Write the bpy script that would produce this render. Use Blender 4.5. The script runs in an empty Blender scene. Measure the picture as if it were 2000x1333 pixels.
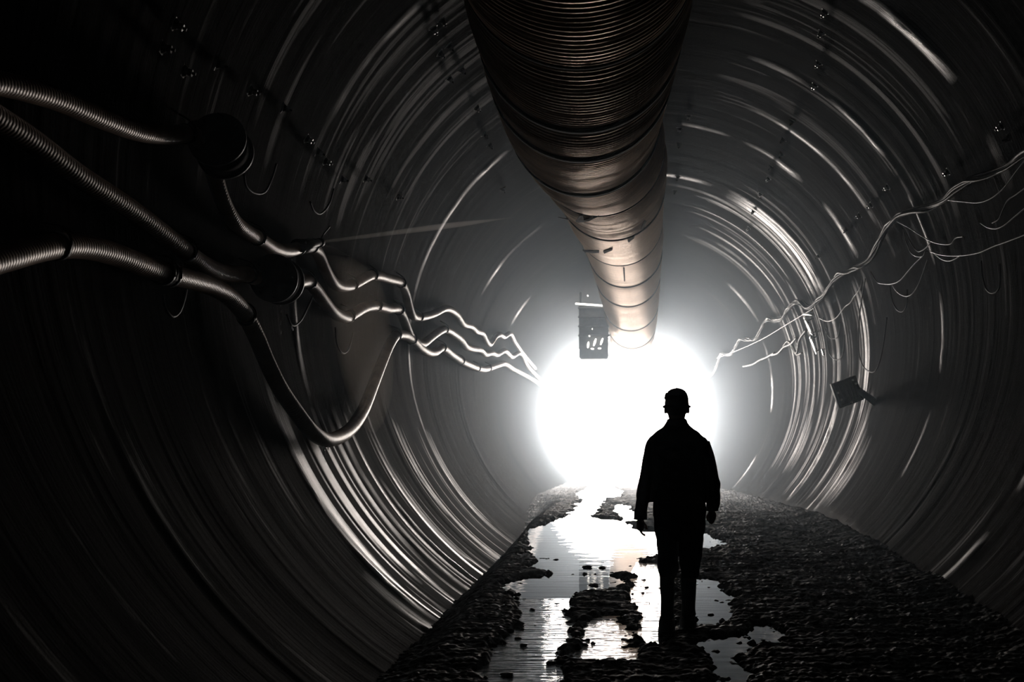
import bpy, bmesh, math, random
import numpy as np
from mathutils import Vector, Matrix

random.seed(7)
RNG = np.random.default_rng(11)
C = bpy.context.scene.collection
PI = math.pi

# ------------------------------------------------------------------ camera geometry
W_PX, H_PX = 2000, 1333
F = 2222.0                 # focal length in pixels (40 mm on 36 mm)
VX, VY = 1197.0, 880.0     # where the tunnel direction meets the picture
R = 3.7                    # tunnel radius
H = 0.367 * R              # camera height above the floor
AX, AZ = 0.157 * R, H + 0.428 * R   # tunnel axis
MOUTH = 52.0
BACK = -9.0


def P(px, py, d):
    return Vector(((px - VX) * d / F, d, H - (py - VY) * d / F))


def wall_pt(px, py, off=0.0):
    ux, uz = (px - VX) / F, -(py - VY) / F
    cx, cz = AX, AZ - H
    a = ux * ux + uz * uz
    b = -2 * (ux * cx + uz * cz)
    c = cx * cx + cz * cz - (R - off) ** 2
    d = (-b + math.sqrt(b * b - 4 * a * c)) / (2 * a)
    return P(px, py, d)


def inward(p):
    v = Vector((AX - p.x, 0, AZ - p.z))
    return v.normalized()


SLOPE, CREST = 0.035, 17.2      # the floor rises gently against the tunnel axis as far as a low crest, then falls to the mouth
Z0 = -SLOPE * 8.5
ZC = Z0 + SLOPE * CREST


def zf(d):
    d = np.asarray(d, float)
    return np.where(d < CREST, Z0 + SLOPE * np.maximum(d, 2.0), ZC * (MOUTH - d) / (MOUTH - CREST))


def floor_pt(px, py, z=0.0):
    d = F * (H - Z0) / (py - VY + F * SLOPE)
    if d > CREST:
        k = ZC / (MOUTH - CREST)
        d = F * (H - k * MOUTH) / (py - VY - F * k)
    return P(px, py, d)


# ------------------------------------------------------------------ noise
def _hash(ix, iy, iz, seed):
    n = (ix.astype(np.int64) * 374761393 + iy.astype(np.int64) * 668265263 + iz.astype(np.int64) * 2147483647 + seed * 1274126177) & 0xFFFFFFFF
    n = ((n ^ (n >> 13)) * 1274126177) & 0xFFFFFFFF
    n = (n ^ (n >> 16)) & 0xFFFFFFFF
    return n.astype(np.float64) / 2147483647.5 - 1.0


def noise(x, y, z=None, seed=0):
    x = np.asarray(x, float); y = np.asarray(y, float)
    x, y = np.broadcast_arrays(x, y)
    z = np.zeros_like(x) if z is None else np.broadcast_to(np.asarray(z, float), x.shape)
    ix, iy, iz = np.floor(x), np.floor(y), np.floor(z)
    fx, fy, fz = x - ix, y - iy, z - iz
    s = lambda t: t * t * t * (t * (t * 6 - 15) + 10)
    fx, fy, fz = s(fx), s(fy), s(fz)
    out = 0
    for a in (0, 1):
        for b in (0, 1):
            for c in (0, 1):
                w = (fx if a else 1 - fx) * (fy if b else 1 - fy) * (fz if c else 1 - fz)
                out = out + w * _hash(ix + a, iy + b, iz + c, seed)
    return out


def smooth(a, b, x):
    t = np.clip((x - a) / (b - a), 0, 1)
    return t * t * (3 - 2 * t)


# ------------------------------------------------------------------ materials
def mat(name, color, rough=0.5, metallic=0.0, spec=0.5, build=None):
    m = bpy.data.materials.new(name)
    m.use_nodes = True
    nt = m.node_tree
    b = nt.nodes['Principled BSDF']
    b.inputs['Base Color'].default_value = (*color, 1)
    b.inputs['Roughness'].default_value = rough
    b.inputs['Metallic'].default_value = metallic
    b.inputs['Specular IOR Level'].default_value = spec
    if build:
        build(nt, b)
    return m


def N(nt, typ, **kw):
    n = nt.nodes.new(typ)
    for k, v in kw.items():
        setattr(n, k, v)
    return n


def math_node(nt, op, a, b=None):
    n = N(nt, 'ShaderNodeMath', operation=op)
    for i, v in enumerate((a, b)):
        if v is None:
            continue
        if isinstance(v, (int, float)):
            n.inputs[i].default_value = v
        else:
            nt.links.new(v, n.inputs[i])
    return n.outputs[0]


def tex_noise(nt, vec, scale, detail=4, rough=0.55):
    n = N(nt, 'ShaderNodeTexNoise')
    n.inputs['Scale'].default_value = scale
    n.inputs['Detail'].default_value = detail
    n.inputs['Roughness'].default_value = rough
    nt.links.new(vec, n.inputs['Vector'])
    return n.outputs['Fac']


def scaled(nt, vec, s):
    m = N(nt, 'ShaderNodeMapping')
    m.inputs['Scale'].default_value = s
    nt.links.new(vec, m.inputs['Vector'])
    return m.outputs[0]


def ramp(nt, fac, c0, c1, p0=0.3, p1=0.7):
    r = N(nt, 'ShaderNodeValToRGB')
    r.color_ramp.elements[0].position = p0; r.color_ramp.elements[0].color = (*c0, 1)
    r.color_ramp.elements[1].position = p1; r.color_ramp.elements[1].color = (*c1, 1)
    nt.links.new(fac, r.inputs[0])
    return r.outputs[0]


def bump(nt, bsdf, height, dist, strength=1.0):
    n = N(nt, 'ShaderNodeBump')
    n.inputs['Distance'].default_value = dist
    n.inputs['Strength'].default_value = strength
    nt.links.new(height, n.inputs['Height'])
    nt.links.new(n.outputs[0], bsdf.inputs['Normal'])


def rock_build(nt, b):
    co = N(nt, 'ShaderNodeTexCoord').outputs['Object']
    wet = N(nt, 'ShaderNodeAttribute', attribute_name='wet').outputs['Fac']
    ring = tex_noise(nt, scaled(nt, co, (0.7, 26, 0.7)), 1.0, 5, 0.65)
    grit = tex_noise(nt, co, 60, 5, 0.7)
    big = tex_noise(nt, scaled(nt, co, (0.4, 2.2, 0.4)), 1.0, 3)
    damp = tex_noise(nt, scaled(nt, co, (0.45, 7, 0.45)), 1.0, 4, 0.6)
    dampf = math_node(nt, 'MULTIPLY', ramp(nt, damp, (0, 0, 0), (1, 1, 1), 0.56, 0.80), 0.11)
    w = math_node(nt, 'MAXIMUM', wet, dampf)
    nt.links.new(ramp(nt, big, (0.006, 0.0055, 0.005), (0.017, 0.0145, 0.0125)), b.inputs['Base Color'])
    b.inputs['Specular Tint'].default_value = (1.0, 0.90, 0.80, 1)
    nt.links.new(ramp(nt, w, (0.7,) * 3, (0.21,) * 3, 0.0, 1.0), b.inputs['Roughness'])
    nt.links.new(ramp(nt, w, (0.0022,) * 3, (0.7,) * 3, 0.03, 1.0), b.inputs['Specular IOR Level'])
    h = math_node(nt, 'ADD', math_node(nt, 'MULTIPLY', ring, 1.0), math_node(nt, 'MULTIPLY', grit, 0.45))
    bump(nt, b, h, 0.014, 0.8)


def mud_build(nt, b):
    co = N(nt, 'ShaderNodeTexCoord').outputs['Object']
    n1 = tex_noise(nt, co, 30, 5, 0.7)
    n2 = tex_noise(nt, co, 3.0, 3)
    nt.links.new(ramp(nt, n2, (0.007, 0.006, 0.005), (0.020, 0.016, 0.013)), b.inputs['Base Color'])
    nt.links.new(ramp(nt, n2, (0.42,) * 3, (0.75,) * 3), b.inputs['Roughness'])
    bump(nt, b, n1, 0.03, 0.9)


def water_build(nt, b):
    co = N(nt, 'ShaderNodeTexCoord').outputs['Object']
    n1 = tex_noise(nt, scaled(nt, co, (1.5, 9, 1)), 1.0, 2)
    bump(nt, b, n1, 0.004, 0.35)


def ripple_build(nt, b):
    co = N(nt, 'ShaderNodeTexCoord').outputs['Object']
    n1 = tex_noise(nt, scaled(nt, co, (2.2, 17, 1)), 1.0, 3)
    bump(nt, b, n1, 0.02, 0.6)


def duct_build(nt, b):
    uv = N(nt, 'ShaderNodeTexCoord').outputs['UV']
    sep = N(nt, 'ShaderNodeSeparateXYZ')
    nt.links.new(uv, sep.inputs[0])
    wob = tex_noise(nt, scaled(nt, uv, (1.2, 3.0, 1)), 1.0, 3)
    u = math_node(nt, 'ADD', sep.outputs[0], math_node(nt, 'MULTIPLY', wob, 0.05))
    rib = math_node(nt, 'SINE', math_node(nt, 'MULTIPLY', u, 2 * PI / 0.036))
    crease = tex_noise(nt, scaled(nt, uv, (0.8, 18, 1)), 1.0, 4, 0.6)
    stain = tex_noise(nt, scaled(nt, uv, (7, 5, 1)), 1.0, 5, 0.65)
    streak = tex_noise(nt, scaled(nt, uv, (22, 2.5, 1)), 1.0, 4, 0.6)
    mix = N(nt, 'ShaderNodeMixRGB', blend_type='MULTIPLY')
    mix.inputs[0].default_value = 1.0
    nt.links.new(ramp(nt, stain, (0.44, 0.27, 0.165), (0.76, 0.53, 0.36), 0.3, 0.7), mix.inputs[1])
    nt.links.new(ramp(nt, streak, (0.65, 0.62, 0.6), (1, 1, 1), 0.3, 0.6), mix.inputs[2])
    nt.links.new(mix.outputs[0], b.inputs['Base Color'])
    b.inputs['Sheen Weight'].default_value = 0.7
    b.inputs['Sheen Roughness'].default_value = 0.45
    b.inputs['Sheen Tint'].default_value = (1.0, 0.78, 0.58, 1)
    b.inputs['Specular Tint'].default_value = (1.0, 0.86, 0.72, 1)
    h = math_node(nt, 'ADD', math_node(nt, 'MULTIPLY', rib, 0.25), math_node(nt, 'MULTIPLY', crease, 1.1))
    h = math_node(nt, 'ADD', h, math_node(nt, 'MULTIPLY', stain, 0.5))
    bump(nt, b, h, 0.006, 0.6)


def hose_build(nt, b):
    uv = N(nt, 'ShaderNodeTexCoord').outputs['UV']
    sep = N(nt, 'ShaderNodeSeparateXYZ')
    nt.links.new(uv, sep.inputs[0])
    rib = math_node(nt, 'SINE', math_node(nt, 'MULTIPLY', sep.outputs[0], 2 * PI / 0.03))
    dirt = tex_noise(nt, scaled(nt, uv, (4, 2, 1)), 1.0, 4)
    nt.links.new(ramp(nt, dirt, (0.20, 0.132, 0.09), (0.42, 0.295, 0.21)), b.inputs['Base Color'])
    h = math_node(nt, 'ADD', math_node(nt, 'MULTIPLY', rib, 0.4), dirt)
    bump(nt, b, h, 0.003, 0.6)


def cloth_build(nt, b):
    co = N(nt, 'ShaderNodeTexCoord').outputs['Object']
    bump(nt, b, tex_noise(nt, co, 140, 3), 0.003, 0.5)


def speck_build(c0, c1, scale):
    def f(nt, b):
        co = N(nt, 'ShaderNodeTexCoord').outputs['Object']
        nt.links.new(ramp(nt, tex_noise(nt, co, scale, 4), c0, c1), b.inputs['Base Color'])
    return f


M = {}
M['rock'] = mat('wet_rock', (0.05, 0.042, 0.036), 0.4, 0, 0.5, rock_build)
M['mud'] = mat('wet_mud', (0.02, 0.018, 0.016), 0.5, 0, 0.14, mud_build)
M['water'] = mat('puddle_water', (0.006, 0.006, 0.006), 0.02, 0, 0.5, water_build)
M['ripple'] = mat('rippled_water', (0.006, 0.006, 0.006), 0.04, 0, 0.5, ripple_build)
M['duct'] = mat('duct_fabric', (0.34, 0.27, 0.21), 0.38, 0.4, 0.8, duct_build)
M['hose'] = mat('hose_skin', (0.26, 0.21, 0.17), 0.42, 0.15, 0.28, hose_build)
M['black_steel'] = mat('black_steel', (0.012, 0.012, 0.013), 0.55, 0.0, 0.25, speck_build((0.007, 0.007, 0.008), (0.02, 0.018, 0.017), 25))
M['strap'] = mat('strap_rubber', (0.01, 0.01, 0.01), 0.9, 0.0, 0.05, speck_build((0.006, 0.006, 0.006), (0.014, 0.013, 0.012), 25))
M['grey_steel'] = mat('grey_steel', (0.30, 0.29, 0.28), 0.38, 0.8, 0.5, speck_build((0.22, 0.21, 0.2), (0.42, 0.4, 0.38), 30))
M['cable_black'] = mat('cable_sheath', (0.03, 0.028, 0.026), 0.5, 0, 0.22, speck_build((0.02, 0.019, 0.018), (0.05, 0.045, 0.04), 20))
M['cable_grey'] = mat('grey_cable_sheath', (0.22, 0.18, 0.15), 0.45, 0, 0.3, speck_build((0.13, 0.11, 0.09), (0.3, 0.25, 0.21), 20))
M['wire'] = mat('wire_sheath', (0.13, 0.11, 0.09), 0.3, 0, 0.5, speck_build((0.08, 0.07, 0.06), (0.2, 0.17, 0.14), 15))
M['jacket'] = mat('jacket_cloth', (0.012, 0.012, 0.014), 0.85, 0, 0.25, cloth_build)
M['trousers'] = mat('trouser_cloth', (0.010, 0.010, 0.012), 0.85, 0, 0.25, cloth_build)
M['rubber'] = mat('boot_rubber', (0.010, 0.010, 0.010), 0.45, 0, 0.4, speck_build((0.007, 0.007, 0.007), (0.016, 0.015, 0.014), 20))
M['skin'] = mat('skin', (0.25, 0.15, 0.11), 0.55, 0, 0.4, speck_build((0.22, 0.13, 0.095), (0.28, 0.17, 0.125), 30))
M['hair'] = mat('hair', (0.02, 0.014, 0.01), 0.5, 0, 0.4, speck_build((0.014, 0.01, 0.008), (0.03, 0.02, 0.015), 60))
M['helmet'] = mat('helmet_plastic', (0.05, 0.05, 0.055), 0.4, 0, 0.5, speck_build((0.04, 0.04, 0.045), (0.06, 0.06, 0.065), 12))
M['pale_pipe'] = mat('pale_plastic', (0.8, 0.78, 0.74), 0.3, 0.6, 0.8, speck_build((0.7, 0.68, 0.65), (0.86, 0.84, 0.8), 10))
M['machine'] = mat('machine_paint', (0.12, 0.12, 0.125), 0.5, 0, 0.5, speck_build((0.08, 0.08, 0.085), (0.16, 0.16, 0.165), 6))


def emit(name, color, strength):
    m = bpy.data.materials.new(name)
    m.use_nodes = True
    nt = m.node_tree
    nt.nodes.clear()
    e = nt.nodes.new('ShaderNodeEmission')
    e.inputs[0].default_value = (*color, 1)
    e.inputs[1].default_value = strength
    o = nt.nodes.new('ShaderNodeOutputMaterial')
    nt.links.new(e.outputs[0], o.inputs[0])
    return m


def volume(name, color, density, aniso):
    m = bpy.data.materials.new(name)
    m.use_nodes = True
    nt = m.node_tree
    nt.nodes.clear()
    v = nt.nodes.new('ShaderNodeVolumeScatter')
    v.inputs['Color'].default_value = (*color, 1)
    v.inputs['Density'].default_value = density
    v.inputs['Anisotropy'].default_value = aniso
    o = nt.nodes.new('ShaderNodeOutputMaterial')
    nt.links.new(v.outputs[0], o.inputs['Volume'])
    return m


# ------------------------------------------------------------------ object helpers
def link(name, me, material=None, parent=None, shade=True):
    o = bpy.data.objects.new(name, me)
    C.objects.link(o)
    if material is not None:
        me.materials.append(material)
    if shade:
        me.polygons.foreach_set('use_smooth', [True] * len(me.polygons))
    if parent is not None:
        o.parent = parent
        o.matrix_parent_inverse = parent.matrix_basis.inverted()
    return o


def tag(o, label, cat, group=None, kind=None):
    o['label'] = label
    o['category'] = cat
    if group: o['group'] = group
    if kind: o['kind'] = kind
    return o


def thing(name, loc, label, cat, group=None):
    o = bpy.data.objects.new(name, None)
    o.empty_display_size = 0.1
    o.location = loc
    C.objects.link(o)
    return tag(o, label, cat, group)


def mesh(name, verts, faces, uvs=None):
    me = bpy.data.meshes.new(name)
    me.from_pydata([tuple(v) for v in verts], [], faces)
    if uvs is not None:
        lay = me.uv_layers.new(name='UVMap')
        idx = np.empty(len(me.loops), np.int32)
        me.loops.foreach_get('vertex_index', idx)
        lay.data.foreach_set('uv', np.asarray(uvs, np.float32)[idx].ravel())
    me.update()
    return me


def catmull(pts, step):
    pts = [Vector(p) for p in pts]
    out = []
    for i in range(len(pts) - 1):
        p0 = pts[i - 1] if i else pts[0] * 2 - pts[1]
        p1, p2 = pts[i], pts[i + 1]
        p3 = pts[i + 2] if i + 2 < len(pts) else p2 * 2 - p1
        n = max(2, int((p2 - p1).length / step))
        # centripetal parameterisation keeps uneven points from overshooting
        t0 = 0.0
        t1 = t0 + max((p1 - p0).length, 1e-6) ** 0.5
        t2 = t1 + max((p2 - p1).length, 1e-6) ** 0.5
        t3 = t2 + max((p3 - p2).length, 1e-6) ** 0.5
        for k in range(n):
            t = t1 + (t2 - t1) * k / n
            a1 = p0 * ((t1 - t) / (t1 - t0)) + p1 * ((t - t0) / (t1 - t0))
            a2 = p1 * ((t2 - t) / (t2 - t1)) + p2 * ((t - t1) / (t2 - t1))
            a3 = p2 * ((t3 - t) / (t3 - t2)) + p3 * ((t - t2) / (t3 - t2))
            b1 = a1 * ((t2 - t) / (t2 - t0)) + a2 * ((t - t0) / (t2 - t0))
            b2 = a2 * ((t3 - t) / (t3 - t1)) + a3 * ((t - t1) / (t3 - t1))
            out.append(b1 * ((t2 - t) / (t2 - t1)) + b2 * ((t - t1) / (t2 - t1)))
    out.append(pts[-1])
    return out


def sweep(path, radius, n=12, caps=True, name='tube', vscale=1.0):
    """tube along path; radius is a number or a function of (arc length, total length)"""
    path = [Vector(p) for p in path]
    m = len(path)
    tan = [(path[min(i + 1, m - 1)] - path[max(i - 1, 0)]).normalized() for i in range(m)]
    ref = Vector((0, 0, 1)) if abs(tan[0].z) < 0.9 else Vector((1, 0, 0))
    nrm = (ref - tan[0] * ref.dot(tan[0])).normalized()
    s = [0.0]
    for i in range(1, m):
        s.append(s[-1] + (path[i] - path[i - 1]).length)
    V, UV, Fc = [], [], []
    for i in range(m):
        nrm = (nrm - tan[i] * nrm.dot(tan[i])).normalized()
        bi = tan[i].cross(nrm)
        r = radius(s[i], s[-1]) if callable(radius) else radius
        for k in range(n + 1):
            a = 2 * PI * k / n
            if k < n:
                V.append(path[i] + (nrm * math.cos(a) + bi * math.sin(a)) * r)
                UV.append((s[i], vscale * k / n))
    for i in range(m - 1):
        for k in range(n):
            k2 = (k + 1) % n
            Fc.append((i * n + k, i * n + k2, (i + 1) * n + k2, (i + 1) * n + k))
    if caps:
        Fc.append(tuple(range(n - 1, -1, -1)))
        Fc.append(tuple((m - 1) * n + k for k in range(n)))
    return mesh(name, V, Fc, UV)


def merge(meshes, name):
    bm = bmesh.new()
    for me in meshes:
        bm.from_mesh(me)
    out = bpy.data.meshes.new(name)
    bm.to_mesh(out)
    bm.free()
    for me in meshes:
        bpy.data.meshes.remove(me)
    return out


def box_mesh(name, size, loc=(0, 0, 0), rot=None, bevel=0.0):
    bm = bmesh.new()
    bmesh.ops.create_cube(bm, size=1)
    bmesh.ops.scale(bm, vec=size, verts=bm.verts)
    if bevel:
        bmesh.ops.bevel(bm, geom=bm.edges[:], offset=bevel, segments=2, affect='EDGES')
    m = Matrix.Translation(loc) @ (rot.to_4x4() if rot is not None else Matrix())
    bmesh.ops.transform(bm, matrix=m, verts=bm.verts)
    me = bpy.data.meshes.new(name)
    bm.to_mesh(me)
    bm.free()
    return me


def cyl_mesh(name, p0, p1, r0, r1=None, n=16):
    p0, p1 = Vector(p0), Vector(p1)
    r1 = r0 if r1 is None else r1
    q = (p1 - p0).to_track_quat('Z', 'Y')
    V, Fc = [], []
    for p, r in ((p0, r0), (p1, r1)):
        for k in range(n):
            a = 2 * PI * k / n
            V.append(p + q @ Vector((r * math.cos(a), r * math.sin(a), 0)))
    for k in range(n):
        Fc.append((k, (k + 1) % n, n + (k + 1) % n, n + k))
    Fc.append(tuple(range(n - 1, -1, -1)))
    Fc.append(tuple(range(n, 2 * n)))
    return mesh(name, V, Fc)


def grid_faces(nr, nc, keep=None):
    i = np.arange(nr - 1)[:, None] * nc + np.arange(nc - 1)[None, :]
    f = np.stack([i, i + 1, i + nc + 1, i + nc], -1).reshape(-1, 4)
    return f if keep is None else f[keep.ravel()]


def quad_mesh(name, V, Fq, normals=None):
    used, inv = np.unique(Fq, return_inverse=True)
    V2 = V[used]
    F2 = inv.reshape(-1, 4).astype(np.int32)
    me = bpy.data.meshes.new(name)
    me.vertices.add(len(V2)); me.vertices.foreach_set('co', V2.astype(np.float32).ravel())
    me.loops.add(F2.size); me.loops.foreach_set('vertex_index', F2.ravel())
    me.polygons.add(len(F2)); me.polygons.foreach_set('loop_start', np.arange(0, F2.size, 4, dtype=np.int32))
    me.update(calc_edges=True)
    me.polygons.foreach_set('use_smooth', [True] * len(F2))
    if normals is not None:
        me.normals_split_custom_set_from_vertices(normals[used].astype(np.float32))
    return me


# ------------------------------------------------------------------ tunnel lining
SEAMS = [  # depth, sigma, height, from angle, to angle (degrees from the crown, negative = left)
    (9.35, 0.14, 0.055, -150, -104), (9.75, 0.07, 0.022, -150, -112), (10.4, 0.08, 0.026, 98, 140),
    (11.05, 0.07, 0.030, -100, -38), (11.75, 0.10, 0.028, 24, 66), (11.9, 0.11, 0.040, -150, -110),
    (12.7, 0.07, 0.026, -150, -113), (13.6, 0.07, 0.026, -150, -113), (14.7, 0.08, 0.030, 22, 62), (14.75, 0.05, 0.018, 60, 125),
    (15.1, 0.08, 0.022, -150, -113), (16.6, 0.07, 0.018, 28, 62), (17.35, 0.10, 0.030, -78, -20), (17.4, 0.07, 0.014, -135, -76), (18.3, 0.12, 0.034, 38, 64), (18.2, 0.08, 0.022, 12, 40),
    (18.4, 0.09, 0.028, 74, 140), (19.0, 0.07, 0.018, 72, 135), (21.6, 0.14, 0.034, -10, 24), (21.5, 0.2, 0.040, 30, 66), (21.4, 0.12, 0.034, 74, 135), (22.4, 0.09, 0.018, 0, 66), (22.0, 0.08, 0.02, 76, 130),
    (23.6, 0.13, 0.020, -58, -38), (26.3, 0.15, 0.020, 24, 37), (29.8, 0.18, 0.030, 46, 58), (30.5, 0.15, 0.014, 75, 128), (30.0, 0.2, 0.016, -60, -35),
]


def lining():
    d = [BACK]
    while d[-1] < MOUTH:
        x = max(d[-1], 4.5)
        d.append(d[-1] + (0.25 if d[-1] < 3.5 else 0.02 * max(1.0, (x / 9.0) ** 1.5)))
    d = np.array(d)
    nseg = 196
    phi = np.linspace(-math.radians(168), math.radians(168), nseg + 1)   # from the crown, the floor hides the rest
    D, PH = np.meshgrid(d, phi, indexing='ij')
    q = PH * 1.6
    h = 0.010 * noise(D / 0.55, q * 0.5, seed=1) + 0.006 * noise(D / 0.22, q * 0.6, seed=2)
    h += 0.0045 * noise(D / 0.10, q * 0.8, seed=3) + 0.0025 * noise(D / 0.05, q * 1.2, seed=4)
    h *= 0.45 + 0.55 * smooth(-0.4, 0.6, noise(D / 1.6, q * 0.6, seed=5))
    wet = np.zeros_like(D)
    deg = np.degrees(PH)
    for (d0, w, a, t0, t1) in SEAMS:
        win = smooth(t0 - 9, t0 + 9, deg) * (1 - smooth(t1 - 9, t1 + 9, deg))
        win = win * smooth(-0.45, 0.5, noise(PH * 5, d0 * 3.3, seed=9)) * (0.62 + 0.38 * noise(PH * 16, d0, seed=10)) * (0.8 + 0.2 * noise(PH * 60, D / 0.05, seed=12))
        wet = np.maximum(wet, np.clip(win * 1.3, 0, 1) * np.exp(-((D - d0 - 0.4 * w + 0.05 * noise(PH * 3, d0, seed=8)) / (1.1 * w)) ** 4))
        h += 1.35 * a * win * np.exp(-((D - d0 + 0.05 * noise(PH * 3, d0, seed=8)) / w) ** 2)
    fine = smooth(0.05, 0.5, noise(D / 0.07, q * 0.9, seed=13)) * smooth(-0.3, 0.4, noise(D / 0.4, q * 0.8, seed=14))
    for (d0, d1, t0, t1, k) in ((9.0, 14.5, -150, -113, 0.8), (14.5, 18.0, -150, -113, 0.4), (17.6, 22.5, 74, 128, 0.7), (20.6, 22.5, 30, 66, 0.8), (11.0, 17.0, 15, 70, 0.12), (9.0, 16.0, -75, -20, 0.11), (22.5, 27, 20, 120, 0.5)):
        win = smooth(d0 - 0.3, d0 + 0.3, D) * (1 - smooth(d1 - 0.5, d1 + 0.5, D)) * smooth(t0 - 6, t0 + 6, deg) * (1 - smooth(t1 - 6, t1 + 6, deg))
        wet = np.maximum(wet, k * win * fine)
    rr = R - h
    X = AX + rr * np.sin(PH); Z = AZ + rr * np.cos(PH)
    V = np.stack([X, D, Z], -1)
    dd = np.gradient(V, axis=0); dp = np.gradient(V, axis=1)
    nn = np.cross(dd, dp)
    nn /= np.linalg.norm(nn, axis=-1, keepdims=True)
    c = np.stack([AX - X, np.zeros_like(X), AZ - Z], -1)
    flip = np.sign((nn * c).sum(-1)).mean()
    nn *= flip
    V = V.reshape(-1, 3); nn = nn.reshape(-1, 3); wet = wet.reshape(-1)
    mid = np.degrees((phi[:-1] + phi[1:]) / 2)
    for name, lo, hi in (('wall_left', -180, -48), ('ceiling', -48, 48), ('wall_right', 48, 180)):
        keep = np.broadcast_to((mid > lo) & (mid < hi), (len(d) - 1, nseg))
        fq = grid_faces(len(d), nseg + 1, keep)
        fq = fq[:, ::-1] if flip > 0 else fq
        me = quad_mesh(name, V, fq, nn)
        me.attributes.new('wet', 'FLOAT', 'POINT').data.foreach_set('value', wet[np.unique(fq)].astype(np.float32))
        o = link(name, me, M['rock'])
        o['kind'] = 'structure'
    # unseen cap added behind the camera to shut out world light
    V = [(AX, BACK, AZ)] + [(AX + (R + 0.1) * math.sin(t), BACK, AZ + (R + 0.1) * math.cos(t)) for t in np.linspace(0, 2 * PI, 48, endpoint=False)]
    me = mesh('back_light_cap', V, [(0, 1 + k, 1 + (k + 1) % 48) for k in range(48)])
    link('back_light_cap', me, M['rock'])['kind'] = 'structure'


lining()

# ------------------------------------------------------------------ floor, mud and puddles
PUD = [
    ('long pool of still water in the middle of the floor left of the walker',
     [(1040, 1050), (1050, 1036), (1095, 1017), (1125, 1000), (1140, 980), (1158, 985), (1152, 1010), (1180, 1014), (1205, 1018), (1235, 1033), (1300, 1042), (1370, 1040), (1395, 1052), (1412, 1066), (1370, 1074), (1300, 1080), (1240, 1092), (1236, 1104), (1222, 1117), (1180, 1122), (1100, 1122), (1050, 1114), (1066, 1098), (1060, 1090), (1046, 1080), (1040, 1062)]),
    ('narrow bright stream running to the tunnel mouth',
     [(1166, 938), (1192, 938), (1190, 950), (1212, 961), (1205, 971), (1178, 975), (1166, 988), (1160, 1003), (1150, 1008), (1138, 996), (1142, 978), (1128, 965), (1148, 956), (1160, 947)]),
    ('oval puddle in front of the long pool',
     [(1006, 1150), (1012, 1136), (1040, 1127), (1100, 1122), (1180, 1124), (1214, 1133), (1207, 1143), (1165, 1151), (1135, 1155), (1110, 1168), (1060, 1171), (1012, 1166), (1022, 1156)]),
    ('rippled shallow water at the left edge of the floor in front',
     [(1034, 1172), (1098, 1171), (1096, 1220), (1090, 1262), (1082, 1295), (1090, 1345), (955, 1345), (978, 1290), (986, 1262), (1018, 1240), (1026, 1200)]),
    ('strip of water beside the left boot of the walker',
     [(1244, 1100), (1290, 1104), (1300, 1150), (1296, 1200), (1288, 1262), (1270, 1255), (1262, 1222), (1256, 1182), (1244, 1140)]),
    ('speckled shallow puddle beside the right boot of the walker',
     [(1362, 1132), (1386, 1134), (1398, 1158), (1418, 1166), (1402, 1186), (1412, 1200), (1394, 1226), (1366, 1222), (1358, 1180)]),
    ('small puddle in front of the right boot of the walker',
     [(1376, 1258), (1404, 1246), (1436, 1245), (1450, 1260), (1440, 1276), (1412, 1282), (1424, 1300), (1450, 1318), (1458, 1345), (1426, 1345), (1414, 1300), (1398, 1278)]),
    ('small round puddle between the wheel ruts',
     [(1160, 1244), (1172, 1208), (1202, 1206), (1214, 1246), (1228, 1270), (1218, 1288), (1128, 1290), (1126, 1272), (1160, 1266)]),
    ('thin dim puddle on the mud near the right wall',
     [(1476, 1222), (1492, 1222), (1508, 1240), (1512, 1256), (1496, 1254), (1484, 1238)]),
    ('thin bright puddle farther along behind the walker',
     [(1205, 985), (1222, 988), (1226, 1000), (1245, 1008), (1256, 1020), (1228, 1018), (1212, 1008)]),
]


def poly_sd(X, Y, poly):
    inside = np.zeros(X.shape, bool)
    dist = np.full(X.shape, 1e9)
    n = len(poly)
    for i in range(n):
        x0, y0 = poly[i]; x1, y1 = poly[(i + 1) % n]
        ex, ey = x1 - x0, y1 - y0
        t = np.clip(((X - x0) * ex + (Y - y0) * ey) / (ex * ex + ey * ey + 1e-12), 0, 1)
        dist = np.minimum(dist, np.hypot(X - x0 - t * ex, Y - y0 - t * ey))
        cond = ((y0 > Y) != (y1 > Y)) & (X < (x1 - x0) * (Y - y0) / (y1 - y0 + 1e-12) + x0)
        inside ^= cond
    return np.where(inside, -dist, dist)


WATER_Z = 0.0


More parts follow.
